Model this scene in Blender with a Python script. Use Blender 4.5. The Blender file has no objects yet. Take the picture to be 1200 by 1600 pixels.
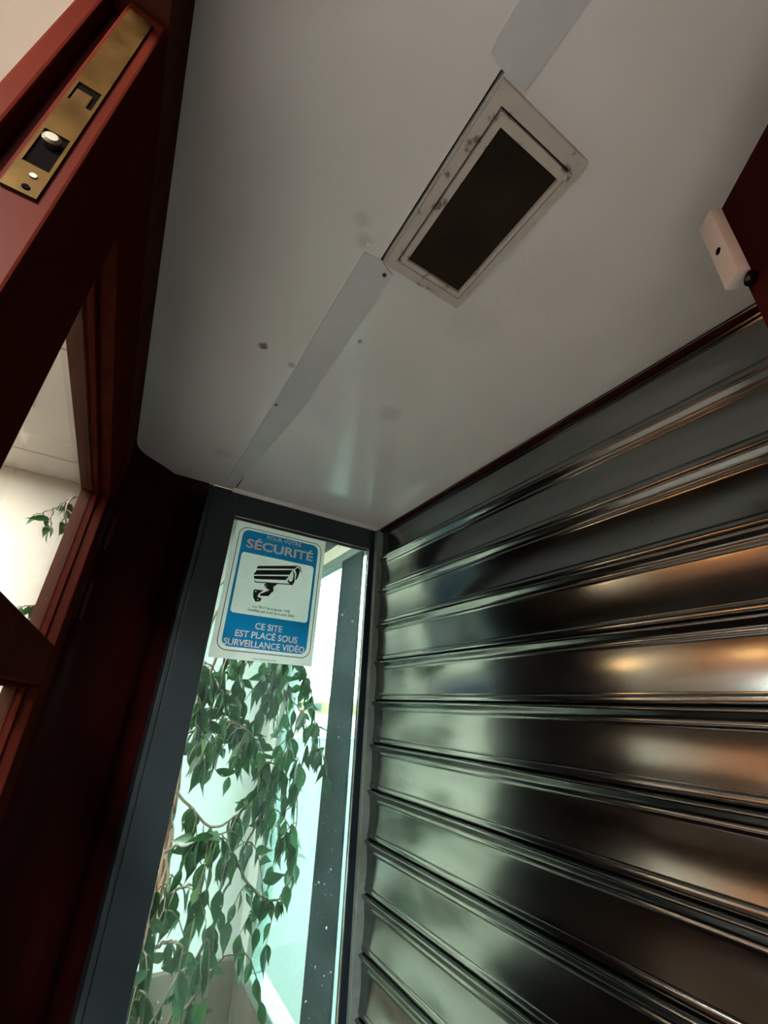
import bpy, bmesh, math, random
from mathutils import Vector, Matrix

random.seed(7)
scene = bpy.context.scene
col = scene.collection
# one unit of the plan below is 0.5 m; the eye stands at plan (0, 0, 0), 1.6 m above the floor
S = 0.5
EYE = 1.6


def W(p):
    return Vector((p[0] * S, p[1] * S, EYE + p[2] * S))


# ------------------------------------------------------------------ camera
cam_data = bpy.data.cameras.new('camera')
cam = bpy.data.objects.new('camera', cam_data)
col.objects.link(cam)
right = Vector((0.85306, -0.51973, 0.04661))
down = Vector((0.25696, 0.34066, -0.90439))
fwd = Vector((0.45416, 0.78348, 0.42415))
m3 = Matrix((right, -down, -fwd)).transposed()
cam.matrix_world = Matrix.Translation(W((0, 0, 0))) @ m3.to_4x4()
cam_data.sensor_fit = 'VERTICAL'
cam_data.sensor_height = 32.0
cam_data.lens = 661.9 * 32.0 / 1600.0
cam_data.clip_start = 0.01
scene.camera = cam

# ------------------------------------------------------------------ sky, exposure
world = bpy.data.worlds.new('overcast_sky')
scene.world = world
world.use_nodes = True
bg = world.node_tree.nodes['Background']
bg.inputs['Color'].default_value = (0.86, 1.0, 0.98, 1)
bg.inputs['Strength'].default_value = 17.0
scene.view_settings.view_transform = 'Standard'
scene.view_settings.look = 'None'
scene.view_settings.gamma = 1.0
scene.view_settings.use_curve_mapping = False
scene.view_settings.exposure = 0.0

CEILING_PANEL_STRENGTH = 225.0
LAMP_STRENGTH = 13.0


# ------------------------------------------------------------------ materials
def new_mat(name):
    m = bpy.data.materials.new(name)
    m.use_nodes = True
    nt = m.node_tree
    return m, nt, nt.nodes['Principled BSDF']


def node(nt, t, **kw):
    n = nt.nodes.new(t)
    for k, v in kw.items():
        if k in n.inputs:
            n.inputs[k].default_value = v
        else:
            setattr(n, k, v)
    return n


def noise(nt, scale, detail=3.0, stretch=None):
    tc = node(nt, 'ShaderNodeNewGeometry')
    mp = node(nt, 'ShaderNodeMapping')
    nt.links.new(tc.outputs['Position'], mp.inputs['Vector'])
    if stretch:
        mp.inputs['Scale'].default_value = stretch
    n = node(nt, 'ShaderNodeTexNoise', Scale=scale, Detail=detail)
    nt.links.new(mp.outputs['Vector'], n.inputs['Vector'])
    return n


def ramp(nt, src, stops):
    r = node(nt, 'ShaderNodeValToRGB')
    e = r.color_ramp.elements
    while len(e) < len(stops):
        e.new(0.5)
    for i, (p, c) in enumerate(stops):
        e[i].position = p
        e[i].color = (*c, 1) if len(c) == 3 else c
    nt.links.new(src, r.inputs['Fac'])
    return r


def simple(name, c, rough=0.5, metal=0.0, var=0.12, scale=18.0, bump=0.0, stretch=None, rvar=0.0, spec=0.5):
    m, nt, b = new_mat(name)
    n = noise(nt, scale, 4.0, stretch)
    lo = tuple(x * (1 - var) for x in c)
    hi = tuple(min(1, x * (1 + var)) for x in c)
    r = ramp(nt, n.outputs['Fac'], [(0.3, lo), (0.7, hi)])
    nt.links.new(r.outputs['Color'], b.inputs['Base Color'])
    b.inputs['Roughness'].default_value = rough
    b.inputs['Metallic'].default_value = metal
    b.inputs['Specular IOR Level'].default_value = spec
    if rvar:
        mr = node(nt, 'ShaderNodeMapRange')
        nt.links.new(n.outputs['Fac'], mr.inputs['Value'])
        mr.inputs['To Min'].default_value = rough - rvar
        mr.inputs['To Max'].default_value = rough + rvar
        nt.links.new(mr.outputs['Result'], b.inputs['Roughness'])
    if bump:
        bp = node(nt, 'ShaderNodeBump', Strength=bump, Distance=0.002)
        nt.links.new(n.outputs['Fac'], bp.inputs['Height'])
        nt.links.new(bp.outputs['Normal'], b.inputs['Normal'])
    return m


def matte(name, c, gloss=0.025, rough=0.4, var=0.25, scale=9, stretch=(4, 4, 0.5), bump=0.15, gcol=(1, 0.9, 0.85)):
    m = bpy.data.materials.new(name)
    m.use_nodes = True
    nt = m.node_tree
    nt.nodes.clear()
    out = node(nt, 'ShaderNodeOutputMaterial')
    n = noise(nt, scale, 4.0, stretch)
    r = ramp(nt, n.outputs['Fac'], [(0.3, tuple(x * (1 - var) for x in c)), (0.7, tuple(x * (1 + var) for x in c))])
    d = node(nt, 'ShaderNodeBsdfDiffuse')
    g = node(nt, 'ShaderNodeBsdfGlossy', Roughness=rough, Color=(*gcol, 1))
    nt.links.new(r.outputs['Color'], d.inputs['Color'])
    mx = node(nt, 'ShaderNodeMixShader')
    mx.inputs[0].default_value = gloss
    nt.links.new(d.outputs[0], mx.inputs[1])
    nt.links.new(g.outputs[0], mx.inputs[2])
    bp = node(nt, 'ShaderNodeBump', Strength=bump, Distance=0.002)
    nt.links.new(n.outputs['Fac'], bp.inputs['Height'])
    nt.links.new(bp.outputs['Normal'], d.inputs['Normal'])
    nt.links.new(bp.outputs['Normal'], g.inputs['Normal'])
    nt.links.new(mx.outputs[0], out.inputs['Surface'])
    return m


def vinyl(name, c, trans):
    m = bpy.data.materials.new(name)
    m.use_nodes = True
    nt = m.node_tree
    nt.nodes.clear()
    out = node(nt, 'ShaderNodeOutputMaterial')
    n = noise(nt, 30.0, 3.0)
    r = ramp(nt, n.outputs['Fac'], [(0.3, tuple(x * 0.96 for x in c)), (0.7, tuple(min(1, x * 1.03) for x in c))])
    d = node(nt, 'ShaderNodeBsdfDiffuse')
    t = node(nt, 'ShaderNodeBsdfTranslucent')
    nt.links.new(r.outputs['Color'], d.inputs['Color'])
    nt.links.new(r.outputs['Color'], t.inputs['Color'])
    mx = node(nt, 'ShaderNodeMixShader')
    mx.inputs[0].default_value = trans
    nt.links.new(d.outputs[0], mx.inputs[1])
    nt.links.new(t.outputs[0], mx.inputs[2])
    g = node(nt, 'ShaderNodeBsdfGlossy', Roughness=0.3)
    m2 = node(nt, 'ShaderNodeMixShader')
    m2.inputs[0].default_value = 0.03
    nt.links.new(mx.outputs[0], m2.inputs[1])
    nt.links.new(g.outputs[0], m2.inputs[2])
    nt.links.new(m2.outputs[0], out.inputs['Surface'])
    return m


def emit(name, c, s):
    m, nt, b = new_mat(name)
    b.inputs['Base Color'].default_value = (*c, 1)
    b.inputs['Emission Color'].default_value = (*c, 1)
    b.inputs['Emission Strength'].default_value = s
    return m


def glass(name, tint, haze=0.0, hazecol=(0.8, 0.95, 0.9)):
    m = bpy.data.materials.new(name)
    m.use_nodes = True
    nt = m.node_tree
    nt.nodes.clear()
    out = node(nt, 'ShaderNodeOutputMaterial')
    tr = node(nt, 'ShaderNodeBsdfTransparent', Color=(*tint, 1))
    gl = node(nt, 'ShaderNodeBsdfGlossy', Roughness=0.02)
    lw = node(nt, 'ShaderNodeLayerWeight', Blend=0.5)
    pw = node(nt, 'ShaderNodeMath', operation='POWER')
    nt.links.new(lw.outputs['Facing'], pw.inputs[0])
    pw.inputs[1].default_value = 5.0
    fr = node(nt, 'ShaderNodeMath', operation='MULTIPLY_ADD')
    nt.links.new(pw.outputs[0], fr.inputs[0])
    fr.inputs[1].default_value = 0.95
    fr.inputs[2].default_value = 0.04
    mx = node(nt, 'ShaderNodeMixShader')
    nt.links.new(fr.outputs[0], mx.inputs[0])
    nt.links.new(tr.outputs[0], mx.inputs[1])
    nt.links.new(gl.outputs[0], mx.inputs[2])
    last = mx
    if haze:
        tl = node(nt, 'ShaderNodeBsdfTranslucent', Color=(*hazecol, 1))
        n = noise(nt, 9.0, 5.0)
        sp = noise(nt, 160.0, 1.0)
        a = node(nt, 'ShaderNodeMapRange')
        a.inputs['From Min'].default_value = 0.35
        a.inputs['From Max'].default_value = 0.75
        a.inputs['To Min'].default_value = haze * 0.5
        a.inputs['To Max'].default_value = haze * 1.7
        nt.links.new(n.outputs['Fac'], a.inputs['Value'])
        s2 = node(nt, 'ShaderNodeMapRange')
        s2.inputs['From Min'].default_value = 0.74
        s2.inputs['From Max'].default_value = 0.80
        s2.inputs['To Max'].default_value = 0.5
        nt.links.new(sp.outputs['Fac'], s2.inputs['Value'])
        ad = node(nt, 'ShaderNodeMath', operation='ADD', use_clamp=True)
        nt.links.new(a.outputs['Result'], ad.inputs[0])
        nt.links.new(s2.outputs['Result'], ad.inputs[1])
        m2 = node(nt, 'ShaderNodeMixShader')
        nt.links.new(ad.outputs[0], m2.inputs[0])
        nt.links.new(last.outputs[0], m2.inputs[1])
        nt.links.new(tl.outputs[0], m2.inputs[2])
        last = m2
    nt.links.new(last.outputs[0], out.inputs['Surface'])
    return m


def ceiling_material():
    m, nt, b = new_mat('painted_ceiling_sheet')
    n = noise(nt, 5.0, 6.0)
    r = ramp(nt, n.outputs['Fac'], [(0.3, (0.75, 0.75, 0.735)), (0.7, (0.81, 0.805, 0.80))])
    last = r.outputs['Color']
    geo = node(nt, 'ShaderNodeNewGeometry')
    wob = noise(nt, 120.0, 2.0)
    # worn spots and smudges: plan position, radius, colour, strength
    spots = [((0.146, 1.043), 0.017, (0.16, 0.14, 0.11), 0.9),
             ((0.222, 0.55), 0.02, (0.25, 0.22, 0.20), 0.2),
             ((0.25, 0.59), 0.022, (0.22, 0.2, 0.18), 0.25),
             ((0.385, 0.86), 0.010, (0.2, 0.17, 0.14), 0.8),
             ((0.245, 1.07), 0.014, (0.22, 0.2, 0.17), 0.6),
             ((0.62, 0.62), 0.09, (0.36, 0.31, 0.29), 0.1),
             ((0.7, 0.42), 0.12, (0.38, 0.34, 0.3), 0.1),
             ((0.262, 0.592), 0.006, (0.9, 0.9, 0.86), 1.0),
             ((0.64, 1.1), 0.05, (0.36, 0.32, 0.29), 0.25),
             ((0.18, 1.75), 0.05, (0.3, 0.28, 0.25), 0.2)]
    for (px, py), rad, c, k in spots:
        vm = node(nt, 'ShaderNodeVectorMath', operation='DISTANCE')
        nt.links.new(geo.outputs['Position'], vm.inputs[0])
        vm.inputs[1].default_value = W((px, py, 1.0))
        ad = node(nt, 'ShaderNodeMath', operation='MULTIPLY_ADD')
        nt.links.new(wob.outputs['Fac'], ad.inputs[0])
        ad.inputs[1].default_value = rad * S * 1.2
        nt.links.new(vm.outputs['Value'], ad.inputs[2])
        mr = node(nt, 'ShaderNodeMapRange')
        mr.inputs['From Min'].default_value = rad * S * 1.1
        mr.inputs['From Max'].default_value = rad * S * 1.7
        mr.inputs['To Min'].default_value = k
        mr.inputs['To Max'].default_value = 0
        nt.links.new(ad.outputs[0], mr.inputs['Value'])
        mx = node(nt, 'ShaderNodeMix', data_type='RGBA')
        nt.links.new(mr.outputs['Result'], mx.inputs['Factor'])
        nt.links.new(last, mx.inputs['A'])
        mx.inputs['B'].default_value = (*c, 1)
        last = mx.outputs['Result']
    nt.links.new(last, b.inputs['Base Color'])
    b.inputs['Roughness'].default_value = 0.16
    b.inputs['Specular IOR Level'].default_value = 0.9
    n2 = noise(nt, 2.2, 2.0)
    bp = node(nt, 'ShaderNodeBump', Strength=0.12, Distance=0.01)
    nt.links.new(n2.outputs['Fac'], bp.inputs['Height'])
    nt.links.new(bp.outputs['Normal'], b.inputs['Normal'])
    return m


def shutter_material():
    m, nt, b = new_mat('galvanised_steel_slat')
    n = noise(nt, 14.0, 5.0, (1, 0.35, 2.0))
    r = ramp(nt, n.outputs['Fac'], [(0.3, (0.195, 0.213, 0.208)), (0.7, (0.265, 0.288, 0.281))])
    sc = noise(nt, 60.0, 4.0)
    r2 = ramp(nt, sc.outputs['Fac'], [(0.66, (1, 1, 1)), (0.76, (0.55, 0.52, 0.48))])
    mx = node(nt, 'ShaderNodeMix', data_type='RGBA', blend_type='MULTIPLY')
    mx.inputs['Factor'].default_value = 0.5
    nt.links.new(r.outputs['Color'], mx.inputs['A'])
    nt.links.new(r2.outputs['Color'], mx.inputs['B'])
    nt.links.new(mx.outputs['Result'], b.inputs['Base Color'])
    b.inputs['Metallic'].default_value = 1.0
    mr = node(nt, 'ShaderNodeMapRange')
    nt.links.new(n.outputs['Fac'], mr.inputs['Value'])
    mr.inputs['To Min'].default_value = 0.12
    mr.inputs['To Max'].default_value = 0.21
    nt.links.new(mr.outputs['Result'], b.inputs['Roughness'])
    return m


def flaky_paint():
    m, nt, b = new_mat('chipped_cream_paint')
    n = noise(nt, 45.0, 6.0)
    r = ramp(nt, n.outputs['Fac'], [(0.33, (0.16, 0.14, 0.12)), (0.40, (0.50, 0.46, 0.42)), (0.8, (0.58, 0.54, 0.49))])
    nt.links.new(r.outputs['Color'], b.inputs['Base Color'])
    b.inputs['Roughness'].default_value = 0.5
    bp = node(nt, 'ShaderNodeBump', Strength=0.4, Distance=0.001)
    nt.links.new(n.outputs['Fac'], bp.inputs['Height'])
    nt.links.new(bp.outputs['Normal'], b.inputs['Normal'])
    return m


def leaf_material(name, c):
    m, nt, b = new_mat(name)
    oi = node(nt, 'ShaderNodeObjectInfo')
    r = ramp(nt, oi.outputs['Random'], [(0.0, tuple(x * 0.7 for x in c)), (0.5, c), (0.92, tuple(x * 1.35 for x in c)), (1.0, (c[0] * 3.5, c[1] * 2.2, c[2] * 1.2))])
    nt.links.new(r.outputs['Color'], b.inputs['Base Color'])
    b.inputs['Roughness'].default_value = 0.38
    tl = node(nt, 'ShaderNodeBsdfTranslucent')
    mul = node(nt, 'ShaderNodeMix', data_type='RGBA', blend_type='MULTIPLY')
    mul.inputs['Factor'].default_value = 1.0
    nt.links.new(r.outputs['Color'], mul.inputs['A'])
    mul.inputs['B'].default_value = (1.6, 2.2, 1.0, 1)
    nt.links.new(mul.outputs['Result'], tl.inputs['Color'])
    mx = node(nt, 'ShaderNodeMixShader')
    mx.inputs[0].default_value = 0.35
    nt.links.new(b.outputs[0], mx.inputs[1])
    nt.links.new(tl.outputs[0], mx.inputs[2])
    nt.links.new(mx.outputs[0], nt.nodes['Material Output'].inputs['Surface'])
    return m


M = dict(
    ceiling=ceiling_material(),
    strip=simple('grey_cover_strip_paint', (0.60, 0.62, 0.645), 0.38, var=0.05),
    flaky=flaky_paint(),
    shutter=shutter_material(),
    wood=matte('red_brown_paint', (0.043, 0.0066, 0.0034), 0.0025),
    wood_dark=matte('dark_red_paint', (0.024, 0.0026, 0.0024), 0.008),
    wood_tan=matte('tan_brown_paint', (0.075, 0.032, 0.020), 0.01),
    wood_face=matte('brown_red_paint', (0.05, 0.012, 0.0075), 0.012),
    alu=simple('dark_grey_aluminium', (0.024, 0.038, 0.044), 0.36, metal=0.0, var=0.08, spec=0.35),
    post=simple('dark_blue_grey_post', (0.010, 0.019, 0.027), 0.5, var=0.1, spec=0.12),
    alu_bright=simple('bare_aluminium_bead', (0.55, 0.58, 0.58), 0.22, metal=1.0, var=0.05),
    alu_rail=simple('grey_green_guide_paint', (0.14, 0.19, 0.175), 0.4, var=0.15, scale=60),
    rubber=simple('black_gasket', (0.008, 0.008, 0.009), 0.5, var=0.1),
    brass=matte('tarnished_brass', (0.030, 0.0155, 0.005), 0.012, 0.35, 0.4, 60, (1, 1, 1), 0.1, (0.9, 0.6, 0.25)),
    steel=simple('worn_steel', (0.10, 0.088, 0.066), 0.45, metal=1.0, var=0.15, scale=80),
    hole=matte('near_black_matte', (0.004, 0.003, 0.003), 0.0),
    panelling=simple('added_dark_panelling', (0.055, 0.030, 0.017), 0.6, var=0.3, scale=6, stretch=(1, 1, 0.2), spec=0.2),
    hinge=simple('dark_hinge_steel', (0.05, 0.025, 0.02), 0.35, metal=0.5, var=0.2),
    lampglass=simple('smoked_lamp_glass', (0.024, 0.017, 0.011), 0.35, var=0.45, scale=14, spec=0.15),
    white_plastic=simple('aged_white_plastic', (0.62, 0.55, 0.51), 0.45, var=0.05),
    sign_white=vinyl('sign_white_vinyl', (0.88, 0.91, 0.90), 0.35),
    sign_blue=vinyl('sign_blue_vinyl', (0.004, 0.33, 0.70), 0.35),
    sign_text=vinyl('sign_white_ink', (0.93, 0.97, 0.98), 0.08),
    sign_black=simple('sign_black_ink', (0.012, 0.018, 0.02), 0.45, var=0.05),
    wall_cream=simple('cream_wall_paint', (0.60, 0.575, 0.49), 0.8, var=0.04, scale=6),
    wall_warm=simple('warm_ochre_wall_paint', (0.58, 0.235, 0.10), 0.7, var=0.1, scale=4),
    shop_ceiling=simple('shop_ceiling_paint', (0.54, 0.50, 0.45), 0.8, var=0.04, scale=6),
    wainscot=simple('brown_wainscot', (0.10, 0.078, 0.064), 0.55, var=0.3, scale=8, stretch=(1, 1, 0.2)),
    floor=simple('grey_floor_tile', (0.23, 0.22, 0.205), 0.4, var=0.2, scale=5),
    render_white=simple('pale_render', (0.42, 0.45, 0.435), 0.85, var=0.04, scale=3),
    street=simple('pale_paving', (0.047, 0.049, 0.048), 0.9, var=0.08, scale=2),
    brick=simple('distant_orange_brick', (0.2, 0.12, 0.06), 0.9, var=0.1, scale=2),
    bark=simple('pinkish_brown_bark', (0.22, 0.135, 0.095), 0.75, var=0.4, scale=30, stretch=(3, 3, 0.4), bump=0.5),
    twig=simple('brown_twig', (0.12, 0.085, 0.06), 0.7, var=0.2),
    leaf=leaf_material('ficus_leaf', (0.020, 0.055, 0.026)),
    pot=simple('terracotta', (0.30, 0.12, 0.07), 0.7, var=0.15),
    soil=simple('potting_soil', (0.03, 0.02, 0.014), 0.95, var=0.4, scale=60),
    pane=glass('door_pane_glass', (0.97, 0.98, 0.97)),
    shop_glass=glass('shop_window_glass', (0.92, 0.985, 0.965)),
    end_glass=glass('tinted_end_glass', (0.85, 0.985, 0.945), haze=0.022),
    panel_light=emit('lit_ceiling_diffuser', (1.0, 0.955, 0.905), CEILING_PANEL_STRENGTH),
    lamp_shade=emit('lit_lamp_shade', (1.0, 0.55, 0.22), LAMP_STRENGTH),
)


# ------------------------------------------------------------------ mesh helpers (all in plan units)
class MB:
    def __init__(self):
        self.bm = bmesh.new()

    def box(self, x0, x1, y0, y1, z0, z1, bevel=0.0, seg=2):
        vs = [self.bm.verts.new(p) for p in
              ((x0, y0, z0), (x1, y0, z0), (x1, y1, z0), (x0, y1, z0), (x0, y0, z1), (x1, y0, z1), (x1, y1, z1), (x0, y1, z1))]
        fs = [self.bm.faces.new([vs[i] for i in f]) for f in
              ((3, 2, 1, 0), (4, 5, 6, 7), (0, 1, 5, 4), (1, 2, 6, 5), (2, 3, 7, 6), (3, 0, 4, 7))]
        if bevel:
            es = list({e for f in fs for e in f.edges})
            bmesh.ops.bevel(self.bm, geom=es, offset=bevel, segments=seg, affect='EDGES', profile=0.5)
        return self

    def obox(self, o, u, v, w, bevel=0.0):
        """box from corner o with edge vectors u, v, w"""
        o, u, v, w = Vector(o), Vector(u), Vector(v), Vector(w)
        if u.cross(v).dot(w) < 0:
            u, v = v, u
        vs = [self.bm.verts.new(p) for p in (o, o + u, o + u + v, o + v, o + w, o + u + w, o + u + v + w, o + v + w)]
        fs = [self.bm.faces.new([vs[i] for i in f]) for f in
              ((3, 2, 1, 0), (4, 5, 6, 7), (0, 1, 5, 4), (1, 2, 6, 5), (2, 3, 7, 6), (3, 0, 4, 7))]
        if bevel:
            es = list({e for f in fs for e in f.edges})
            bmesh.ops.bevel(self.bm, geom=es, offset=bevel, segments=2, affect='EDGES', profile=0.5)
        return self

    def prism(self, pts, extr):
        """closed polygon (3D points) pushed along extr"""
        e = Vector(extr)
        a = [self.bm.verts.new(p) for p in pts]
        b = [self.bm.verts.new(Vector(p) + e) for p in pts]
        n = len(pts)
        fs = [self.bm.faces.new(a), self.bm.faces.new(list(reversed(b)))]
        for i in range(n):
            fs.append(self.bm.faces.new([a[i], b[i], b[(i + 1) % n], a[(i + 1) % n]]))
        bmesh.ops.recalc_face_normals(self.bm, faces=fs)
        return self

    def frame(self, axis, outer, inner, d0, d1, bevel=0.0):
        """rectangular ring as four mitred bars; axis 'z' -> plan (x,y), 'y' -> (x,z)"""
        (a0, b0, a1, b1), (c0, e0, c1, e1) = outer, inner
        o = [(a0, b0), (a1, b0), (a1, b1), (a0, b1)]
        i = [(c0, e0), (c1, e0), (c1, e1), (c0, e1)]

        def P(q, d):
            return (q[0], q[1], d) if axis == 'z' else (q[0], d, q[1])
        for k in range(4):
            q = [o[k], o[(k + 1) % 4], i[(k + 1) % 4], i[k]]
            self.prism([P(t, d0) for t in q], Vector(P((0, 0), d1)) - Vector(P((0, 0), d0)))
        return self

    def tube(self, pts, radii, sides=7):
        pts = [Vector(p) for p in pts]
        if not isinstance(radii, (list, tuple)):
            radii = [radii] * len(pts)
        rings = []
        up = Vector((0.3, 0.9, 0.2))
        for i, p in enumerate(pts):
            t = (pts[min(i + 1, len(pts) - 1)] - pts[max(i - 1, 0)]).normalized()
            a = t.cross(up)
            if a.length < 1e-4:
                a = t.cross(Vector((1, 0, 0)))
            a.normalize()
            b = t.cross(a)
            rings.append([self.bm.verts.new(p + (a * math.cos(2 * math.pi * k / sides) + b * math.sin(2 * math.pi * k / sides)) * radii[i]) for k in range(sides)])
        for i in range(len(rings) - 1):
            for k in range(sides):
                self.bm.faces.new([rings[i][k], rings[i][(k + 1) % sides], rings[i + 1][(k + 1) % sides], rings[i + 1][k]])
        self.bm.faces.new(rings[0])
        self.bm.faces.new(list(reversed(rings[-1])))
        return self

    def lathe(self, c, prof, sides=24):
        rings = []
        for r, z in prof:
            rings.append([self.bm.verts.new((c[0] + r * math.cos(2 * math.pi * k / sides), c[1] + r * math.sin(2 * math.pi * k / sides), c[2] + z)) for k in range(sides)])
        for i in range(len(rings) - 1):
            for k in range(sides):
                self.bm.faces.new([rings[i][k], rings[i][(k + 1) % sides], rings[i + 1][(k + 1) % sides], rings[i + 1][k]])
        self.bm.faces.new(list(reversed(rings[0])))
        self.bm.faces.new(rings[-1])
        return self

    def build(self, name, mat, parent=None, smooth=False, origin=None):
        bmesh.ops.recalc_face_normals(self.bm, faces=self.bm.faces[:])
        me = bpy.data.meshes.new(name)
        if parent is not None:
            ow = parent['_o']
            org = Vector((ow[0], ow[1], ow[2]))
        else:
            org = W(origin) if origin is not None else None
        if org is None:
            vs = [v.co for v in self.bm.verts]
            mn = Vector([min(v[i] for v in vs) for i in range(3)])
            mx = Vector([max(v[i] for v in vs) for i in range(3)])
            org = W(((mn.x + mx.x) / 2, (mn.y + mx.y) / 2, mn.z))
        for v in self.bm.verts:
            v.co = W(v.co) - org
        self.bm.to_mesh(me)
        self.bm.free()
        if smooth:
            for p in me.polygons:
                p.use_smooth = True
            me.set_sharp_from_angle(angle=math.radians(38))
        me.materials.append(mat)
        o = bpy.data.objects.new(name, me)
        col.objects.link(o)
        if parent is not None:
            o.parent = parent
        else:
            o.location = org
        o['_o'] = (org.x, org.y, org.z)
        return o


def empty(name, p):
    o = bpy.data.objects.new(name, None)
    o.empty_display_size = 0.05
    o.location = W(p)
    o['_o'] = tuple(o.location)
    col.objects.link(o)
    return o


def tag(o, label, cat, group=None):
    o['label'] = label
    o['category'] = cat
    if group:
        o['group'] = group
    return o


def struct(o):
    o['kind'] = 'structure'
    return o


def sub(parent_part):
    """a part used as the parent of a sub-part: children share its origin"""
    return parent_part


# ================================================================== STRUCTURE
FL = -3.2                       # floor
SC = 1.49                       # shop ceiling
DX = -0.158                     # outer face of the doors
DI = -0.24                      # inner face of the doors
EY = 2.085                      # front of the end frame
SHX = 1.2                       # shutter plane
FARY = 3.75
WEST = -5.6
SOUTH = -5.0
VS = -1.06                      # near end of the vestibule

struct(MB().box(WEST - .2, 1.28, SOUTH - .2, FARY + .1, FL - .2, FL).build('floor', M['floor']))

# vestibule ceiling: two painted sheets either side of an open seam
vc = struct(empty('ceiling_vestibule', (0.5, 0.5, 1.0)))
MB().box(DX, 0.305, VS, EY + 0.005, 1.0, 1.02).build('ceiling_sheet', M['ceiling'], vc)
b = MB()
b.box(0.313, 1.19, VS, EY + 0.005, 1.0, 1.02)
b.build('ceiling_sheet', M['ceiling'], vc)
MB().box(DX, 1.26, VS, EY + 0.03, 1.03, 1.06).build('backing_board', M['hole'], vc)

# shop ceiling with its sheet joints
sc = struct(empty('ceiling_shop', (-2, 0, SC)))
xs = [WEST, -4.2, -2.8, -1.4, -0.05, 1.3]
ys = [SOUTH, -3.4, -1.8, -0.35, 0.62, 2.12, 3.38, FARY]
for i in range(len(xs) - 1):
    for j in range(len(ys) - 1):
        MB().box(xs[i] + .006, xs[i + 1] - .006, ys[j] + .006, ys[j + 1] - .006, SC, SC + .05, 0.004, 1).build('ceiling_tile', M['shop_ceiling'], sc)
MB().box(WEST - .2, 1.36, SOUTH - .2, FARY + .1, SC + .051, SC + .1).build('slab', M['shop_ceiling'], sc)
# void above the vestibule, seen only from inside the shop
struct(MB().box(DI + .02, 1.28, VS - .08, 2.2, 1.065, SC - .002).build('wall_bulkhead', M['wall_cream']))

struct(MB().box(WEST, 1.28, FARY, FARY + .1, FL, SC + .05).build('wall_north', M['wall_cream']))
struct(MB().box(WEST - .1, WEST, SOUTH, FARY, FL, SC).build('wall_west', M['wall_warm']))
struct(MB().box(WEST, WEST + .03, SOUTH, FARY, FL, -0.75, 0.008).build('baseboard_west_added', M['panelling']))  # unseen dark panelling, added to darken what the shutter mirrors
struct(MB().box(WEST, 1.4, SOUTH - .1, SOUTH, FL, SC).build('wall_south', M['render_white']))
struct(MB().box(1.3, 1.4, SOUTH, VS, FL, SC).build('wall_east', M['wall_cream']))
struct(MB().box(DI, 1.3, VS - .08, VS, FL, 1.0).build('wall_vestibule', M['wood_dark']))
struct(MB().box(1.285, 1.36, VS, 2.25, FL, SC).build('wall_facade', M['hole']))
struct(MB().box(0.05, 1.2, FARY - .02, FARY - .002, -1.52, SC).build('wall_backdrop', M['render_white']))
struct(MB().box(WEST + .03, -2.6, FARY - .03, FARY, FL, -0.75, 0.008).build('baseboard_corner_added', M['panelling']))  # added out of view to keep the lower slats' reflections dark
struct(MB().box(0.16, 1.2, FARY - .05, FARY - .001, FL, -1.52, 0.008).build('baseboard_north', M['wainscot']))

# curved timber panel between the hinge post and the grey frame
path = [(-0.158, 1.865), (-0.150, 1.92), (-0.126, 1.965), (-0.082, 2.005), (-0.03, 2.045), (0.03, 2.10), (0.09, 2.168), (0.13, 2.235), (0.2, 2.27)]
back = [(-0.24, 1.865), (-0.238, 1.94), (-0.222, 2.0), (-0.17, 2.055), (-0.12, 2.09), (-0.04, 2.15), (0.05, 2.205), (0.1, 2.262), (0.2, 2.30)]


def smooth_path(p, n=5):
    out = []
    for i in range(len(p) - 1):
        p0 = Vector(p[max(i - 1, 0)]); p1 = Vector(p[i]); p2 = Vector(p[i + 1]); p3 = Vector(p[min(i + 2, len(p) - 1)])
        for k in range(n):
            t = k / n
            out.append(0.5 * ((2 * p1) + (-p0 + p2) * t + (2 * p0 - 5 * p1 + 4 * p2 - p3) * t * t + (-p0 + 3 * p1 - 3 * p2 + p3) * t ** 3))
    out.append(Vector(p[-1]))
    return out


pa, pb = smooth_path(path), smooth_path(back)
poly = [(p.x, p.y, FL) for p in pa] + [(p.x, p.y, FL) for p in reversed(pb)]
struct(MB().prism(poly, (0, 0, SC - FL - .01)).build('wall_curved', M['wood_dark'], smooth=True))

# door head and jambs
struct(MB().box(DI, DX, VS, 1.865, 0.83, 1.065).build('trim_1', M['wood_face']))
struct(MB().box(DI - .03, DX, VS, -0.985, FL, 0.83).build('trim_2', M['wood_dark']))
struct(MB().box(DI, DX, 1.856, 1.865, FL, 0.83).build('trim_3', M['wood_dark']))

# ---- end window
w1 = struct(empty('window_1', (0.7, EY, FL)))
b = MB()
b.box(0.208, 0.337, EY, 2.16, FL, 0.995, 0.003)
b.build('stile', M['alu'], w1)
MB().box(0.186, 0.2055, EY + .003, 2.3, FL, 0.999, 0.002).build('stile_flange', M['alu'], w1)
MB().box(0.2055, 0.208, EY + .012, 2.15, FL, 0.99).build('stile_groove', M['rubber'], w1)
MB().box(0.337, 1.122, EY, 2.16, 0.868, 0.985, 0.003).build('top_rail', M['alu'], w1)
MB().box(1.122, 1.180, EY, 2.12, FL, 0.985, 0.004).build('stile', M['post'], w1)
MB().box(0.337, 1.108, EY, 2.16, FL, -2.6, 0.003).build('bottom_rail', M['alu'], w1)
MB().box(0.337, 1.122, 2.105, 2.112, -2.6, 0.868).build('glass_pane', M['end_glass'], w1)
b = MB()
b.box(0.337, 1.108, 2.088, 2.104, 0.853, 0.868, 0.004)
b.build('glazing_bead', M['alu_bright'], w1)
MB().box(0.337, 1.108, 2.09, 2.104, 0.8475, 0.853, 0.001).build('gasket', M['rubber'], w1)
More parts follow.
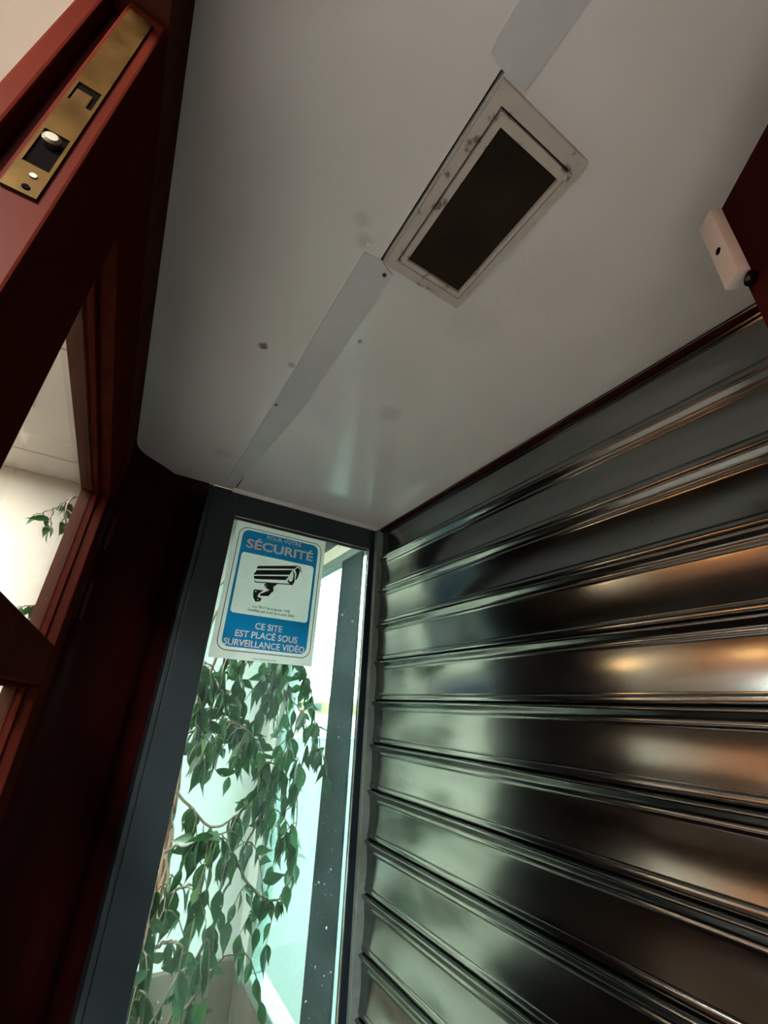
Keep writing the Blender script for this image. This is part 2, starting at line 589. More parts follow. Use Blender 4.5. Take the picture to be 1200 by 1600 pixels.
MB().box(1.1195, 1.122, 2.088, 2.104, -2.6, 0.853, 0.001).build('glazing_bead', M['alu_bright'], w1)
# pale folded ledge under the ceiling
struct(MB().prism([(0.297, EY - .022, 1.0), (0.297, EY + .02, 1.0), (0.297, EY + .02, 0.985), (0.297, EY - .006, 0.985)], (0.893, 0, 0)).build('trim_4', M['ceiling']))

# ---- display window on the street side and its corner post
w2 = struct(empty('window_2', (1.22, 3.0, -1.6)))
MB().box(1.213, 1.226, 2.345, 2.652, FL, SC, 0.003).build('corner_post', M['post'], w2)  # thin, so the bright gap beside it stands for a glint on the jamb
MB().box(1.2, 1.29, 3.42, 3.52, -1.5, SC, 0.008).build('far_post', M['alu_rail'], w2)
MB().box(1.19, 1.30, 2.16, FARY, -1.57, -1.5, 0.008).build('sill_rail', M['alu_rail'], w2)
MB().box(1.2, 1.28, 2.16, FARY, 0.945, 1.0, 0.006).build('head_rail', M['alu_rail'], w2)
MB().box(1.185, 1.28, 2.25, FARY, 1.10, SC - .002, 0.006).build('header_shade_box', M['alu'], w2)  # dark box added for the shadowed strip above the header
MB().box(1.24, 1.246, 2.66, 3.42, -1.5, 0.945).build('glass_pane', M['shop_glass'], w2)
MB().box(1.24, 1.246, 2.16, 2.66, -1.5, 0.945).build('glass_pane', M['shop_glass'], w2)
struct(MB().box(1.2, 1.28, 2.25, FARY, 1.0, 1.10).build('wall_header', M['wall_cream']))
struct(MB().box(1.2, 1.28, 2.2, FARY, FL, -1.57).build('wall_sill', M['wainscot']))
struct(MB().box(1.2, 1.28, 3.52, FARY, -1.5, 0.945).build('wall_pier', M['render_white']))

# ---- street
struct(MB().box(1.45, 60, -40, 60, FL - .3, FL - .1).build('ground', M['street']))
bd = empty('distant_building', (26, 52, FL - .1))
tag(bd, 'low pale building with an orange brick band far across the street', 'building')
MB().box(20, 50, 52, 56, FL - .1, 1.2).build('wall', M['render_white'], bd)
MB().box(20, 50, 51.8, 52, -0.6, 0.6).build('brick_band', M['brick'], bd)
for k in range(9):
    MB().box(21.5 + k * 3, 22.7 + k * 3, 51.7, 51.8, -0.35, 0.4).build('window', M['alu'], bd)

# ================================================================== LEFT DOOR LEAF (closed)
d1 = struct(empty('door_1', (-0.2, 1.1, FL)))
Y0, Y1 = 0.378, 1.853
OP0, OP1 = 0.563, 1.61
GX = -0.203                      # glass plane


def stile(y0, y1, z0, z1, mat, parent):
    return MB().box(DI, DX, y0, y1, z0, z1, 0.004).build('stile', mat, parent)


TOPZ = 0.824
MB().box(-0.2035, DX, Y0, OP0, FL + .02, TOPZ, 0.003).build('stile', M['wood'], d1)
MB().box(DI, -0.2205, Y0 - .004, OP0, FL + .02, TOPZ, 0.003).build('meeting_lip', M['wood'], d1)
MB().box(-0.2207, -0.2033, Y0 + .018, OP0, FL + .02, TOPZ).build('rebate', M['wood_dark'], d1)
MB().box(DI, DX, OP1, Y1, FL + .02, TOPZ, 0.003).build('stile', M['wood'], d1)
MB().box(DI, DX, OP0, OP1, 0.628, TOPZ, 0.002).build('top_rail', M['wood'], d1)
rails = [(0.022, 0.126), (-0.58, -0.476), (-1.18, -1.08)]
for z0, z1 in rails:
    MB().box(DI, DX, OP0, OP1, z0, z1, 0.003).build('glazing_bar', M['wood'], d1)
MB().box(DI, DX, OP0, OP1, FL + .02, -1.78, 0.003).build('bottom_rail', M['wood'], d1)
tops = [0.628, 0.022, -0.58, -1.18]
bots = [0.126, -0.476, -1.08, -1.78]
for zt, zb in zip(tops, bots):
    if zt < -1.0:
        MB().box(GX - .012, GX + .012, OP0, OP1, zb, zt).build('panel', M['wood'], d1)
    else:
        MB().box(GX - .003, GX + .003, OP0 - .01, OP1 + .01, zb - .01, zt + .01).build('pane', M['pane'], d1)
    # beads on the outside of each pane
    b = MB()
    for (y0, y1, z0, z1) in ((OP0, OP1, zt - .012, zt), (OP0, OP1, zb, zb + .012), (OP0, OP0 + .012, zb + .012, zt - .012), (OP1 - .012, OP1, zb + .012, zt - .012)):
        b.box(GX + .004, GX + .016, y0, y1, z0, z1, 0.002, 1)
    b.build('glazing_bead', M['wood'], d1)
    b = MB()
    for (y0, y1, z0, z1) in ((OP0, OP1, zt - .010, zt), (OP0, OP1, zb, zb + .010), (OP0, OP0 + .010, zb + .010, zt - .010), (OP1 - .010, OP1, zb + .010, zt - .010)):
        b.box(DI + .001, GX - .004, y0, y1, z0, z1, 0.002, 1)
    b.build('glazing_stop', M['wood_tan'], d1)

# lock plate let into the meeting edge
pl = MB()
PZ0, PZ1 = 0.412, 0.80
PX0, PX1 = -0.1975, -0.1705
py = Y0 - 0.003
zc = [(0.452, 0.509), (0.570, 0.606)]      # bolt hole, latch hole
# plate as strips around the two openings
hx0, hx1 = -0.1945, -0.1735
strips = [(PX0, PX1, PZ0, zc[0][0]), (PX0, hx0, *zc[0]), (hx1, PX1, *zc[0]), (PX0, PX1, zc[0][1], zc[1][0]), (PX0, hx0, *zc[1]), (hx1, PX1, *zc[1]), (PX0, PX1, zc[1][1], PZ1)]
for x0, x1, z0, z1 in strips:
    pl.box(x0, x1, py, Y0 + .001, z0, z1)
plate = pl.build('lock_plate', M['brass'], d1)
plate['label'] = 'tarnished brass lock plate'
for z0, z1 in zc:
    MB().box(hx0, hx1, Y0 - .0012, Y0 - .0002, z0, z1).build('lock_hole_shade', M['hole'], plate)  # near-black sheets painting the shade inside the openings
b = MB()
b.tube([(-0.184, Y0 - .0002, 0.494), (-0.184, Y0 - .007, 0.494), (-0.184, Y0 - .009, 0.494)], [0.008, 0.008, 0.0055], 16)
b.build('bolt', M['steel'], plate, smooth=True)
MB().box(-0.193, -0.178, Y0 - .003, Y0 - .0005, 0.5705, 0.594, 0.001).build('latch_tongue', M['brass'], plate)
for zz in (0.438, 0.4205):
    MB().tube([(-0.181, py + .0005, zz), (-0.181, py - .0012, zz)], [0.0036, 0.003], 10).build('screw', M['steel'] if zz > .43 else M['hole'], plate)
# hinges: leaf plate and knuckle
for z0, z1 in ((0.50, 0.632), (0.242, 0.372), (-0.9, -0.77), (-2.6, -2.47)):
    h = MB().box(DX, DX + .004, 1.77, 1.853, z0, z1, 0.001, 1).build('hinge', M['hinge'], d1)
    MB().tube([(DX + .017, 1.853, z0), (DX + .017, 1.853, z1)], 0.0085, 10).build('knuckle', M['wood_tan'], h, smooth=True)  # lighter paint stands for the knuckle's lit edge

# ================================================================== RIGHT DOOR LEAF (standing open into the vestibule)
d2 = struct(empty('door_2', (DX, -0.98, FL)))
U = Vector((0.629, 0.777, 0)).normalized()
N = Vector((-0.777, 0.629, 0)).normalized()
O = Vector((0.707, 0.092, 0)) - U * 1.372       # hinge end, on the inner face
LEN = 1.372 + 0.020
TH = 0.08


def leafbox(t0, t1, z0, z1, n0=-TH, n1=0.0, bev=0.003):
    o = O + U * t0 + N * n0
    return MB().obox((o.x, o.y, z0), U * (t1 - t0), N * (n1 - n0), (0, 0, z1 - z0), bev)


leafbox(LEN - .19, LEN, FL + .02, 0.829).build('stile', M['wood_dark'], d2)
leafbox(0.0, .19, FL + .02, 0.829).build('stile', M['wood_dark'], d2)
leafbox(.19, LEN - .19, 0.628, 0.829).build('top_rail', M['wood_dark'], d2)
for z0, z1 in rails:
    leafbox(.19, LEN - .19, z0, z1).build('glazing_bar', M['wood_dark'], d2)
leafbox(.19, LEN - .19, FL + .02, -1.78).build('bottom_rail', M['wood_dark'], d2)
for zt, zb in zip(tops, bots):
    leafbox(.192, LEN - .192, zb + .001, zt - .001, -.043, -.037, 0).build('pane', M['pane'], d2)

# alarm contact on its free edge
tc0 = LEN - .020
p = O + U * tc0 + N * 0.001
ac = empty('alarm_contact', (p.x, p.y, 0.663))
tag(ac, 'small white plastic alarm contact box on the top corner of the open red door', 'sensor')
MB().obox((p.x, p.y, 0.663), U * 0.036, N * 0.019, (0, 0, 0.163), 0.0013).build('case', M['white_plastic'], ac, smooth=True)
q = O + U * (tc0 + 0.018) + N * 0.0201
b = MB()
b.tube([(q.x, q.y, 0.738), (q.x + N.x * .0006, q.y + N.y * .0006, 0.738)], [0.006, 0.006], 14)
b.build('screw_hole_shade', M['hole'], ac)  # flat dark disc, painted as the shade in a screw hole
q = O + U * (tc0 + 0.004) + Vector((0, 0, 0.648))
b = MB()
b.tube([q, q + N * .007, q + N * .0085], [0.0115, 0.0115, 0.0095], 18)
b.build('fixing_collar', M['hole'], ac, smooth=True)
b = MB()
b.tube([q + N * .008, q + N * .0105], [0.0055, 0.0045], 14)
b.build('screw', M['steel'], ac, smooth=True)

# ================================================================== ROLLER SHUTTER
rs = empty('roller_shutter', (SHX, 0.5, FL))
tag(rs, 'closed galvanised steel roller shutter of curved slats filling the right side', 'shutter')
PITCH = 0.191
SY0, SY1 = -1.0, 2.051
# profile in units of the pitch: (protrusion, height) from one groove up to the next
prof = [(-0.02, 0.0), (0.045, 0.012), (0.058, 0.03), (0.062, 0.06), (0.060, 0.10), (0.052, 0.125), (0.036, 0.135), (0.036, 0.148)]
n = 14
for k in range(n + 1):
    t = k / n
    z = 0.155 + t * (0.775 - 0.155)
    x = 0.048 - 0.021 * (1 - (2 * t - 1) ** 2)
    prof.append((x, z))
prof += [(0.056, 0.782), (0.056, 0.792), (0.048, 0.80), (0.050, 0.835), (0.082, 0.88), (0.118, 0.925), (0.130, 0.943), (0.132, 0.958), (0.118, 0.974), (0.06, 0.988), (-0.02, 0.994)]


def make_slat():
    bm = bmesh.new()
    rows = []
    for y in (SY0, SY1):
        rows.append([bm.verts.new((SHX - pz[0] * PITCH, y, pz[1] * PITCH)) for pz in prof])
    for i in range(len(prof) - 1):
        bm.faces.new([rows[0][i], rows[0][i + 1], rows[1][i + 1], rows[1][i]])
    # back sheet gives the slat its thickness
    bk = [[bm.verts.new((SHX + 0.012, y, z)) for z in (0.0, 0.994 * PITCH)] for y in (SY0, SY1)]
    bm.faces.new([bk[0][0], bk[1][0], bk[1][1], bk[0][1]])
    bm.faces.new([rows[0][-1], bk[0][1], bk[1][1], rows[1][-1]])
    bm.faces.new([rows[0][0], rows[1][0], bk[1][0], bk[0][0]])
    for s in (0, 1):
        bm.faces.new(rows[s] + [bk[s][1], bk[s][0]])
    bmesh.ops.recalc_face_normals(bm, faces=bm.faces[:])
    for v in bm.verts:
        v.co = Vector(((v.co.x - SHX) * S, (v.co.y - 0.5) * S, v.co.z * S))
    me = bpy.data.meshes.new('slat')
    bm.to_mesh(me)
    bm.free()
    for pgn in me.polygons:
        pgn.use_smooth = len(pgn.vertices) == 4
    me.set_sharp_from_angle(angle=math.radians(50))
    me.materials.append(M['shutter'])
    return me


slat_me = make_slat()
k = 0
ztop = 0.809
while True:
    z = ztop - k * PITCH
    if z + PITCH < FL + 0.02:
        break
    o = bpy.data.objects.new('slat', slat_me)
    col.objects.link(o)
    o.parent = rs
    o.location = (random.uniform(-.0004, .0004), 0, (z - FL) * S)
    k += 1
MB().box(1.1536, 1.2, 2.053, 2.0845, FL, 0.985, 0.003).build('guide_rail', M['alu_rail'], rs)
MB().box(1.2, 1.26, 2.056, 2.12, FL, 0.98).build('guide_channel', M['rubber'], rs)
MB().box(1.176, 1.26, -1.03, -1.0, FL, 0.985, 0.003).build('guide_rail', M['alu_rail'], rs)
struct(MB().box(1.176, 1.196, VS, 2.075, 0.972, 0.999, 0.002).build('trim_5', M['wood_dark']))

# ================================================================== CEILING LAMP
cl = empty('ceiling_lamp', (0.43, 0.4, 1.0))
tag(cl, 'recessed rectangular ceiling light with chipped cream frame and dark glass', 'light')
LZ = 0.985
b = MB()
b.frame('z', (0.314, 0.209, 0.543, 0.603), (0.336, 0.236, 0.527, 0.579), LZ, 1.0)
b.build('outer_frame', M['flaky'], cl)
b = MB()
b.frame('z', (0.340, 0.240, 0.523, 0.575), (0.355, 0.258, 0.514, 0.563), LZ - .004, 1.0)
b.build('inner_frame', M['flaky'], cl)
MB().box(0.336, 0.527, 0.236, 0.579, 0.994, 1.0).build('backing', M['hole'], cl)
MB().box(0.354, 0.515, 0.257, 0.564, 0.990, 0.9935).build('glass_cover', M['lampglass'], cl)
b = MB()
b.box(0.517, 0.529, 0.236, 0.252, LZ - .009, LZ - .0005, 0.002)
b.build('latch', M['flaky'], cl)

# cover strips over the seam
s1 = empty('cover_strip', (0.31, 1.25, 1.0))
tag(s1, 'long grey cover strip on the ceiling seam between lamp and end window', 'strip', 'strips over the ceiling seam')
MB().prism([(0.262, 0.612, 0.9995), (0.305, 0.606, 0.9995), (0.352, 0.625, 0.9995), (0.356, 1.25, 0.9995), (0.300, 2.06, 0.9995), (0.25, 2.06, 0.9995), (0.256, 1.6, 0.9995)], (0, 0, -0.004)).build('strip', M['strip'], s1)
for x, y in ((0.267, 1.288), (0.333, 0.634)):
    MB().lathe((x, y, 0.9935), [(0.003, 0.0), (0.0055, 0.0008), (0.0055, 0.002)], 14).build('screw', M['steel'], s1, smooth=True)
s2 = empty('cover_strip', (0.32, -0.4, 1.0))
tag(s2, 'grey cover strip on the ceiling seam on the near side of the lamp', 'strip', 'strips over the ceiling seam')
MB().prism([(0.272, 0.178, 0.9995), (0.276, 0.2, 0.9995), (0.30, 0.204, 0.9995), (0.36, 0.202, 0.9995), (0.362, -0.9, 0.9995), (0.285, -0.9, 0.9995)], (0, 0, -0.004)).build('strip', M['strip'], s2)

# ================================================================== SECURITY SIGN
K = 1.0115                       # sign sits on the glass
SGY = 2.104
sg = empty('security_sign', (0.593 * K, SGY, 0.178 * K))
tag(sg, 'blue and white video surveillance sign stuck on the end glass pane', 'sign')


def flat(pts, y0, name, mat, depth=0.0006):
    # printed film: a single flat layer
    b = MB()
    b.bm.faces.new([b.bm.verts.new((x * K, y0, z * K)) for x, z in pts])
    o = b.build(name, mat, sg)
    return o


def rrect(x0, x1, z0, z1, r, n=6):
    out = []
    for cx, cz, a0 in ((x1 - r, z1 - r, 0), (x0 + r, z1 - r, 90), (x0 + r, z0 + r, 180), (x1 - r, z0 + r, 270)):
        for k in range(n + 1):
            a = math.radians(a0 + 90 * k / n)
            out.append((cx + r * math.cos(a), cz + r * math.sin(a)))
    return out


flat([(0.348, 0.178), (0.839, 0.178), (0.840, 0.856), (0.366, 0.856), (0.357, 0.846), (0.352, 0.842)], SGY - .003, 'backing_sheet', M['sign_white'], 0.003)


def ring(outer, inner, y0, name, mat):
    b = MB()
    n = len(outer)
    for k in range(n):
        q = [outer[k], outer[(k + 1) % n], inner[(k + 1) % n], inner[k]]
        b.bm.faces.new([b.bm.verts.new((x * K, y0, z * K)) for x, z in q])
    bmesh.ops.remove_doubles(b.bm, verts=b.bm.verts[:], dist=1e-6)
    return b.build(name, mat, sg)


y1 = SGY - .0036
ring(rrect(0.371, 0.821, 0.213, 0.813, 0.045), rrect(0.3745, 0.8175, 0.2165, 0.8095, 0.0415), y1, 'border_line', M['sign_black'])
ring(rrect(0.391, 0.800, 0.231, 0.800, 0.034), rrect(0.403, 0.787, 0.383, 0.681, 0.016), y1, 'blue_field', M['sign_blue'])
y2 = SGY - .0042
y3 = SGY - .0048
PICT = dict(
    top=[(0.489, 0.61), (0.492, 0.624), (0.699, 0.668), (0.681, 0.647)],
    mid=[(0.489, 0.602), (0.673, 0.639), (0.659, 0.611), (0.480, 0.577), (0.482, 0.588), (0.487, 0.592)],
    low=[(0.482, 0.571), (0.657, 0.603), (0.645, 0.580), (0.486, 0.556)],
    belly=[(0.488, 0.551), (0.498, 0.545), (0.643, 0.562), (0.683, 0.566), (0.687, 0.561), (0.643, 0.557), (0.497, 0.540), (0.488, 0.545)],
    lens=[(0.655, 0.590), (0.654, 0.575), (0.668, 0.564), (0.687, 0.567), (0.692, 0.582), (0.687, 0.622), (0.675, 0.634), (0.682, 0.610), (0.680, 0.584), (0.670, 0.576), (0.661, 0.580)],
    hood=[(0.685, 0.646), (0.701, 0.657), (0.713, 0.648), (0.710, 0.622), (0.702, 0.593), (0.694, 0.592), (0.697, 0.622)],
    edge=[(0.699, 0.668), (0.715, 0.661), (0.722, 0.634), (0.719, 0.632), (0.711, 0.658), (0.697, 0.664)],
    mount=[(0.539, 0.539), (0.548, 0.546), (0.608, 0.554), (0.587, 0.534), (0.591, 0.513), (0.580, 0.501), (0.570, 0.485), (0.530, 0.479), (0.526, 0.488), (0.565, 0.511), (0.570, 0.516), (0.556, 0.520), (0.544, 0.530)],
    plate=[(0.492, 0.500), (0.498, 0.507), (0.540, 0.508), (0.521, 0.489), (0.516, 0.473), (0.539, 0.468), (0.533, 0.452), (0.510, 0.448), (0.496, 0.469)])
b = MB()
for pts in PICT.values():
    b.prism([(x * K, y3, z * K) for x, z in pts], (0, 0.0006, 0))
b.build('camera_pictogram', M['sign_black'], sg)
b = MB()
for x, z, r in ((0.55, 0.534, 0.004), (0.504, 0.497, 0.0042), (0.521, 0.460, 0.0045)):
    b.prism([((x + r * math.cos(a * .7854)) * K, y3 - .0004, (z + r * math.sin(a * .7854)) * K) for a in range(8)], (0, .0004, 0))
b.build('bolt_mark', M['sign_white'], sg)['kind'] = 'stuff'


def text(body, x0, x1, zbase, cap, mat, y, bold=0.0):
    cu = bpy.data.curves.new('lettering', 'FONT')
    cu.body = body
    cu.size = 1.0
    cu.offset = bold
    cu.resolution_u = 3
    ob = bpy.data.objects.new('lettering', cu)
    col.objects.link(ob)
    dg = bpy.context.evaluated_depsgraph_get()
    me = bpy.data.meshes.new_from_object(ob.evaluated_get(dg))
    bpy.data.objects.remove(ob)
    xs_ = [v.co.x for v in me.vertices]
    mn, mx = min(xs_), max(xs_)
    sx = (x1 - x0) / (mx - mn)
    szz = cap / 0.73
    ow = Vector(sg['_o'])
    for v in me.vertices:
        v.co = W(((x0 + (v.co.x - mn) * sx) * K, y, (zbase + v.co.y * szz) * K)) - ow
    me.materials.clear()
    me.materials.append(mat)
    o = bpy.data.objects.new('lettering', me)
    col.objects.link(o)
    o.parent = sg
    return o


text('POUR VOTRE', 0.513, 0.701, 0.7735, 0.0215, M['sign_text'], y2, 0.012)
text('SÉCURITÉ', 0.417, 0.775, 0.7085, 0.047, M['sign_text'], y2, 0.03)
text('CE SITE', 0.530, 0.664, 0.3215, 0.030, M['sign_text'], y2, 0.022)
text('EST PLACÉ SOUS', 0.445, 0.748, 0.2795, 0.030, M['sign_text'], y2, 0.022)
text('SURVEILLANCE VIDÉO', 0.401, 0.790, 0.2380, 0.030, M['sign_text'], y2, 0.022)
text('Loi 78-17 du 6 janvier 1978', 0.504, 0.688, 0.4195, 0.0125, M['sign_black'], y3, 0.012)
text('modifiée par la loi du 6 août 2004', 0.483, 0.713, 0.4005, 0.0125, M['sign_black'], y3, 0.012)
text('www.signaletique.com', 0.545, 0.657, 0.1865, 0.006, M['sign_black'], y1, 0.01)

# ================================================================== WEEPING FIG
BR = dict(
    b1=[(0.642, 2.85, -1.352), (0.759, 2.8, -0.993), (0.819, 2.75, -0.758), (0.927, 2.7, -0.475), (0.987, 2.65, -0.255), (1.02, 2.62, -0.022)],
    b2=[(0.441, 2.9, -0.183), (0.566, 2.85, -0.079), (0.703, 2.8, 0.211), (0.749, 2.75, 0.442)],
    b3=[(0.681, 2.75, 0.594), (0.997, 2.65, 0.229), (1.089, 2.62, 0.016), (1.142, 2.6, -0.251)],
    b4=[(0.762, 2.9, 0.38), (0.965, 2.85, 0.082), (1.07, 2.8, -0.236), (1.132, 2.78, -0.528), (1.135, 2.78, -0.738)],
    b5=[(0.448, 2.85, -0.421), (0.653, 2.75, -0.583), (0.793, 2.7, -0.512), (0.854, 2.7, -0.428)],
    b6=[(0.463, 2.8, -0.685), (0.539, 2.6, -0.596), (0.659, 2.55, -0.582), (0.713, 2.5, -0.649)],
    b7=[(0.819, 2.75, -0.758), (0.943, 2.75, -0.889), (1.052, 2.75, -0.928), (1.1, 2.75, -0.894), (1.146, 2.75, -0.789)],
    b8=[(0.496, 2.8, -0.91), (0.548, 2.65, -0.791), (0.619, 2.6, -0.801), (0.609, 2.55, -0.871)],
    b9=[(0.44, 2.7, 0.2), (0.42, 2.55, 0.162), (0.41, 2.44, -0.041), (0.458, 2.41, -0.188), (0.491, 2.38, -0.277)],
    b10=[(0.485, 2.7, -1.011), (0.521, 2.5, -0.927), (0.564, 2.45, -0.947), (0.59, 2.45, -1.04)],
    b11=[(0.642, 2.85, -1.352), (0.745, 2.8, -1.245), (0.813, 2.75, -1.126), (0.893, 2.75, -1.111)],
    b12=[(0.426, 2.7, -0.779), (0.415, 2.55, -0.866), (0.41, 2.5, -0.988), (0.418, 2.48, -1.094)],
    b13=[(0.471, 2.85, -0.697), (0.494, 2.7, -0.81), (0.463, 2.6, -0.91)],
    b14=[(0.566, 2.85, -0.079), (0.663, 2.7, -0.103), (0.753, 2.6, -0.158), (0.817, 2.55, -0.304)],
    b15=[(0.927, 2.7, -0.475), (0.814, 2.75, -0.264), (0.737, 2.8, -0.071)],
    b16=[(0.441, 2.9, -0.183), (0.2, 2.95, 0.5), (-0.1, 3.0, 1.0), (-0.362, 3.0, 1.139), (-0.48, 3.0, 1.08), (-0.55, 3.0, 0.995), (-0.612, 2.98, 0.924)],
    b17=[(0.456, 2.9, -0.428), (0.1, 3.0, 0.2), (-0.332, 3.1, 0.473), (-0.435, 3.1, 0.46), (-0.49, 3.1, 0.444), (-0.535, 3.1, 0.423)],
    b18=[(-0.43, 3.0, 1.11), (-0.475, 3.0, 1.086), (-0.472, 2.98, 0.963), (-0.418, 2.97, 0.842)],
    b19=[(-0.542, 3.0, 1.001), (-0.53, 2.99, 0.926), (-0.504, 2.98, 0.864)],
    b20=[(0.596, 2.6, 0.403), (0.51, 2.5, 0.178), (0.518, 2.48, 0.037)],
    b21=[(0.888, 2.8, 0.467), (0.859, 2.75, 0.148), (0.904, 2.72, -0.063)])
TR = [([(0.546, 2.92, -1.62), (0.506, 2.92, -1.044), (0.48, 2.9, -0.709), (0.456, 2.9, -0.428), (0.441, 2.9, -0.183), (0.452, 2.9, 0.122), (0.469, 2.88, 0.501), (0.6, 2.8, 0.62), (0.69, 2.75, 0.6)], 0.020),
      ([(0.574, 2.96, -1.62), (0.497, 2.9, -1.082), (0.498, 2.88, -0.706), (0.468, 2.93, -0.492), (0.456, 2.9, -0.084), (0.443, 2.95, 0.234), (0.406, 2.95, 0.543), (0.5, 2.9, 0.75)], 0.016),
      ([(0.529, 2.9, -1.62), (0.467, 2.86, -1.018), (0.468, 2.94, -0.744), (0.478, 2.88, -0.426), (0.431, 2.93, -0.152), (0.513, 2.84, 0.161), (0.581, 2.8, 0.546), (0.76, 2.85, 0.6), (0.89, 2.8, 0.467)], 0.014)]

fig = empty('weeping_fig', (0.55, 2.92, -1.9))
tag(fig, 'leafy weeping fig with twisted stems standing behind the end glass', 'plant')
rng = random.Random(21)


def jitter_path(pts, amp, n=4):
    sp = smooth_path([Vector(p) for p in pts], n)
    return [p + Vector((rng.uniform(-amp, amp), rng.uniform(-amp, amp), rng.uniform(-amp, amp))) if 0 < i < len(sp) - 1 else p for i, p in enumerate(sp)]


for pts, r in TR:
    sp = jitter_path(pts, 0.006, 5)
    MB().tube(sp, [r * (1 - 0.6 * i / len(sp)) for i in range(len(sp))], 8).build('stem', M['bark'], fig, smooth=True)
MB().lathe((0.55, 2.92, -1.66), [(0.13, 0.0), (0.15, 0.02), (0.15, 0.03)], 20).build('soil', M['soil'], fig)
MB().lathe((0.55, 2.92, -1.9), [(0.11, 0.0), (0.14, 0.1), (0.16, 0.25), (0.175, 0.27), (0.175, 0.3), (0.155, 0.3), (0.153, 0.265)], 24).build('pot', M['pot'], fig, smooth=True)

leaves = []      # (position, direction, normal hint, length)
twigs = MB()


def add_leaf(p, big=1.0):
    d = Vector((rng.uniform(-.42, .42), rng.uniform(-.42, .42), -1.0)).normalized()
    if rng.random() < .2:
        d = Vector((rng.uniform(-1, 1), rng.uniform(-1, 1), rng.uniform(-.5, .1))).normalized()
    nn = Vector((rng.uniform(-1, 1), rng.uniform(-1, 1), rng.uniform(-.2, .6)))
    leaves.append((p, d, nn, rng.uniform(0.085, 0.14) * big))


SIDE = {'b1': 0.8, 'b2': 1.2, 'b3': 1.9, 'b4': 2.0, 'b5': 1.1, 'b6': 1.2, 'b7': 0.6, 'b8': 0.7, 'b9': 1.5, 'b10': 0.4, 'b11': 0.35, 'b12': 0.8, 'b13': 0.6, 'b14': 1.9, 'b15': 1.8, 'b16': 0, 'b17': 0, 'b18': .9, 'b19': .9, 'b20': 1.8, 'b21': 2.0}
for name, pts in BR.items():
    sp = jitter_path(pts, 0.006, 6)
    MB().tube(sp, [0.008 * (1 - 0.72 * i / len(sp)) for i in range(len(sp))], 5).build('branch', M['twig'], fig, smooth=True)
    L = 0
    for i in range(1, len(sp)):
        seg = (sp[i] - sp[i - 1]).length
        L += seg
        inside = sp[i].x < .3
        dens = SIDE[name]
        if name in ('b16', 'b17') and sp[i].x < -0.44 and rng.random() < .25:
            add_leaf(sp[i], .8)
        if inside and dens:
            if i > len(sp) * .35:
                for _ in range(1 if rng.random() < .65 else 0):
                    add_leaf(sp[i] + Vector((rng.uniform(-.02, .02), rng.uniform(-.04, .04), rng.uniform(-.02, .02))), .82)
            continue
        if dens == 0 or i < 3:
            continue
        for _ in range(int(dens + rng.random())):
            if rng.random() < .45:
                add_leaf(sp[i])
            if rng.random() < .42:
                # drooping twig with its own leaves
                ln = rng.uniform(.10, .26)
                dx, dy = rng.uniform(-.14, .14), rng.uniform(-.16, .16)
                p0 = sp[i]
                tw = [p0 + Vector((dx * t, dy * t, 0.05 * t - ln * t * t)) for t in (0, .25, .5, .75, 1.0)]
                if max(q.x for q in tw) > 1.17 or min(q.y for q in tw) < 2.2:
                    continue
                twigs.tube(tw, [.0042, .0036, .003, .0024, .0018], 4)
                for q in tw[1:]:
                    for __ in range(1 if rng.random() < .8 else 2):
                        add_leaf(q)
twigs.build('twigs', M['twig'], fig)['kind'] = 'stuff'


def leaf_mesh():
    bm = bmesh.new()
    prof_l = [(0.0, 0.0), (0.10, 0.10), (0.28, 0.20), (0.46, 0.205), (0.64, 0.135), (0.80, 0.05), (1.0, 0.0)]
    mid, le, ri = [], [], []
    for t, w_ in prof_l:
        z = -0.10 * t * t
        mid.append(bm.verts.new((t, 0, z)))
        if w_ > 0:
            le.append(bm.verts.new((t, w_, z + w_ * 0.35)))
            ri.append(bm.verts.new((t, -w_, z + w_ * 0.35)))
    for side, sgn in ((le, 1), (ri, -1)):
        bm.faces.new([mid[0], mid[1], side[0]] if sgn < 0 else [mid[0], side[0], mid[1]])
        for k in range(len(side) - 1):
            f = [mid[k + 1], mid[k + 2], side[k + 1], side[k]]
            bm.faces.new(f if sgn < 0 else list(reversed(f)))
        f = [mid[-2], mid[-1], side[-1]]
        bm.faces.new(f if sgn < 0 else list(reversed(f)))
    me = bpy.data.meshes.new('leaf')
    bm.to_mesh(me)
    bm.free()
    for pgn in me.polygons:
        pgn.use_smooth = True
    me.materials.append(M['leaf'])
    return me


lm = leaf_mesh()


def leaf_matrix(p, d, nn, ln):
    x = d
    y = nn.cross(x)
    if y.length < 1e-3:
        y = Vector((0, 1, 0)).cross(x)
    y.normalize()
    z = x.cross(y)
    m = Matrix((x, y, z)).transposed().to_4x4()
    return Matrix.Translation(W(p) - Vector(fig['_o'])) @ m @ Matrix.Scale(ln * S, 4)


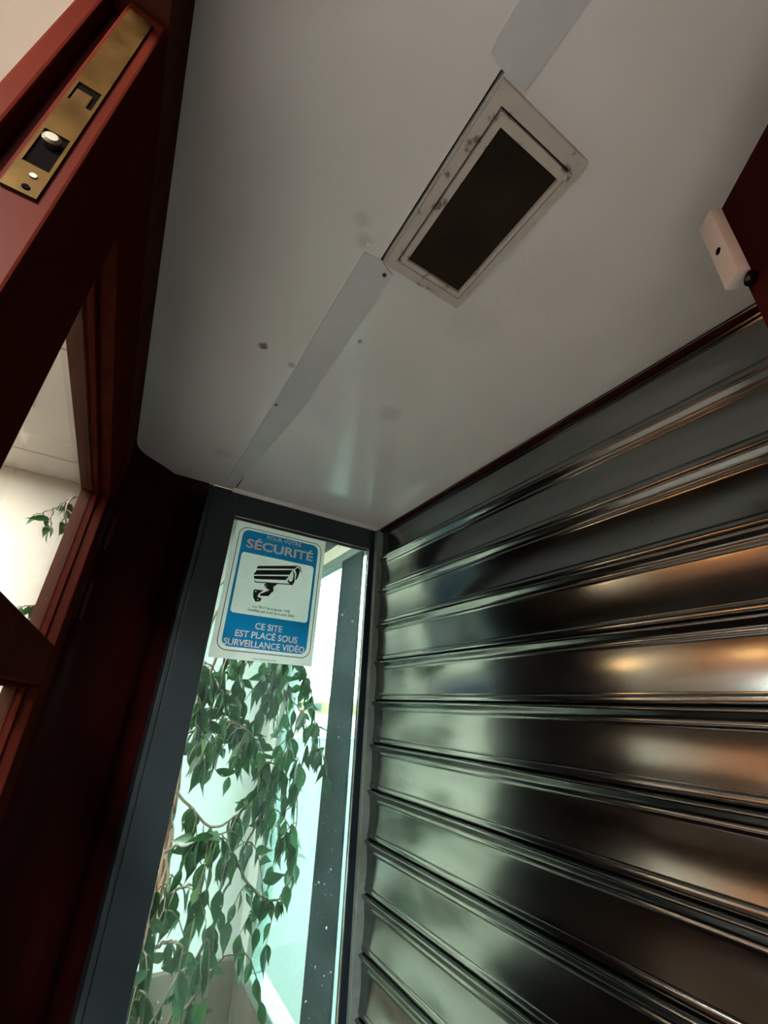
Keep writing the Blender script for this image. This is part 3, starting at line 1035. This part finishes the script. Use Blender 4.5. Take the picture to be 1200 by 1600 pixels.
leaves = [l for l in leaves if l[0].y > 2.38 and l[0].x < 1.17]
rng.shuffle(leaves)
leaves.sort(key=lambda l: (l[0].x > .3, l[0].y))
print('leaves', len(leaves))
for l in leaves[:298]:
    o = bpy.data.objects.new('leaf', lm)
    col.objects.link(o)
    o.parent = fig
    o.matrix_local = leaf_matrix(*l)
if len(leaves) > 298:
    bm = bmesh.new()
    for l in leaves[298:]:
        tmp = lm.copy()
        tmp.transform(leaf_matrix(*l))
        bm.from_mesh(tmp)
        bpy.data.meshes.remove(tmp)
    me = bpy.data.meshes.new('foliage')
    bm.to_mesh(me)
    bm.free()
    for pgn in me.polygons:
        pgn.use_smooth = True
    me.materials.append(M['leaf'])
    o = bpy.data.objects.new('foliage', me)
    col.objects.link(o)
    o.parent = fig
    o['kind'] = 'stuff'

dp = empty('display_plinth', (0.7, 3.0, FL))
tag(dp, 'low brown display plinth carrying the potted fig behind the glass', 'plinth')
MB().box(0.36, 1.17, 2.3, 3.66, FL, -1.95, 0.01).build('body', M['wainscot'], dp)
MB().box(0.34, 1.18, 2.28, 3.68, -1.95, -1.9, 0.006).build('top_board', M['wainscot'], dp)

# ================================================================== SHOP LIGHTS
k = 0
for x, y, where in ((-1.1, -0.9, 'just inside the open doorway'), (-1.1, 2.4, 'above the fig branches by the cream wall'), (-3.2, -0.9, 'deep inside the shop, level with the open doorway'),
                    (-3.2, 1.3, 'deep inside the shop, in front of the ochre wall'), (-1.1, -3.0, 'behind the camera on the doorway side'), (-3.2, -3.0, 'in the rear corner of the shop behind the camera')):
    t = empty('shop_ceiling_light', (x, y, SC - .03))
    tag(t, 'square lit ceiling panel ' + where, 'light', 'lit ceiling panels inside the shop')
    b = MB()
    b.frame('z', (x - .34, y - .34, x + .34, y + .34), (x - .30, y - .30, x + .30, y + .30), SC - .03, SC - .001)
    b.build('frame', M['white_plastic'], t)
    MB().box(x - .30, x + .30, y - .30, y + .30, SC - .025, SC - .02).build('diffuser', M['panel_light'], t)
for x, y in ((-3.4, 3.45), (-5.2, 2.6)):
    t = empty('floor_lamp', (x, y, FL))
    tag(t, 'warm standing lamp inside the shop against the far wall' if x > -4 else 'warm standing lamp inside the shop in the far corner', 'lamp', 'warm standing lamps inside the shop')
    MB().lathe((x, y, FL), [(0.22, 0), (0.22, 0.03), (0.05, 0.05)], 20).build('base', M['hinge'], t)
    MB().tube([(x, y, FL + .05), (x, y, 0.35)], 0.02, 10).build('pole', M['hinge'], t)
    MB().lathe((x, y, 0.3), [(0.17, 0), (0.10, 0.34)], 20).build('shade', M['lamp_shade'], t, smooth=True)

for o in bpy.data.objects:
    if '_o' in o:
        del o['_o']
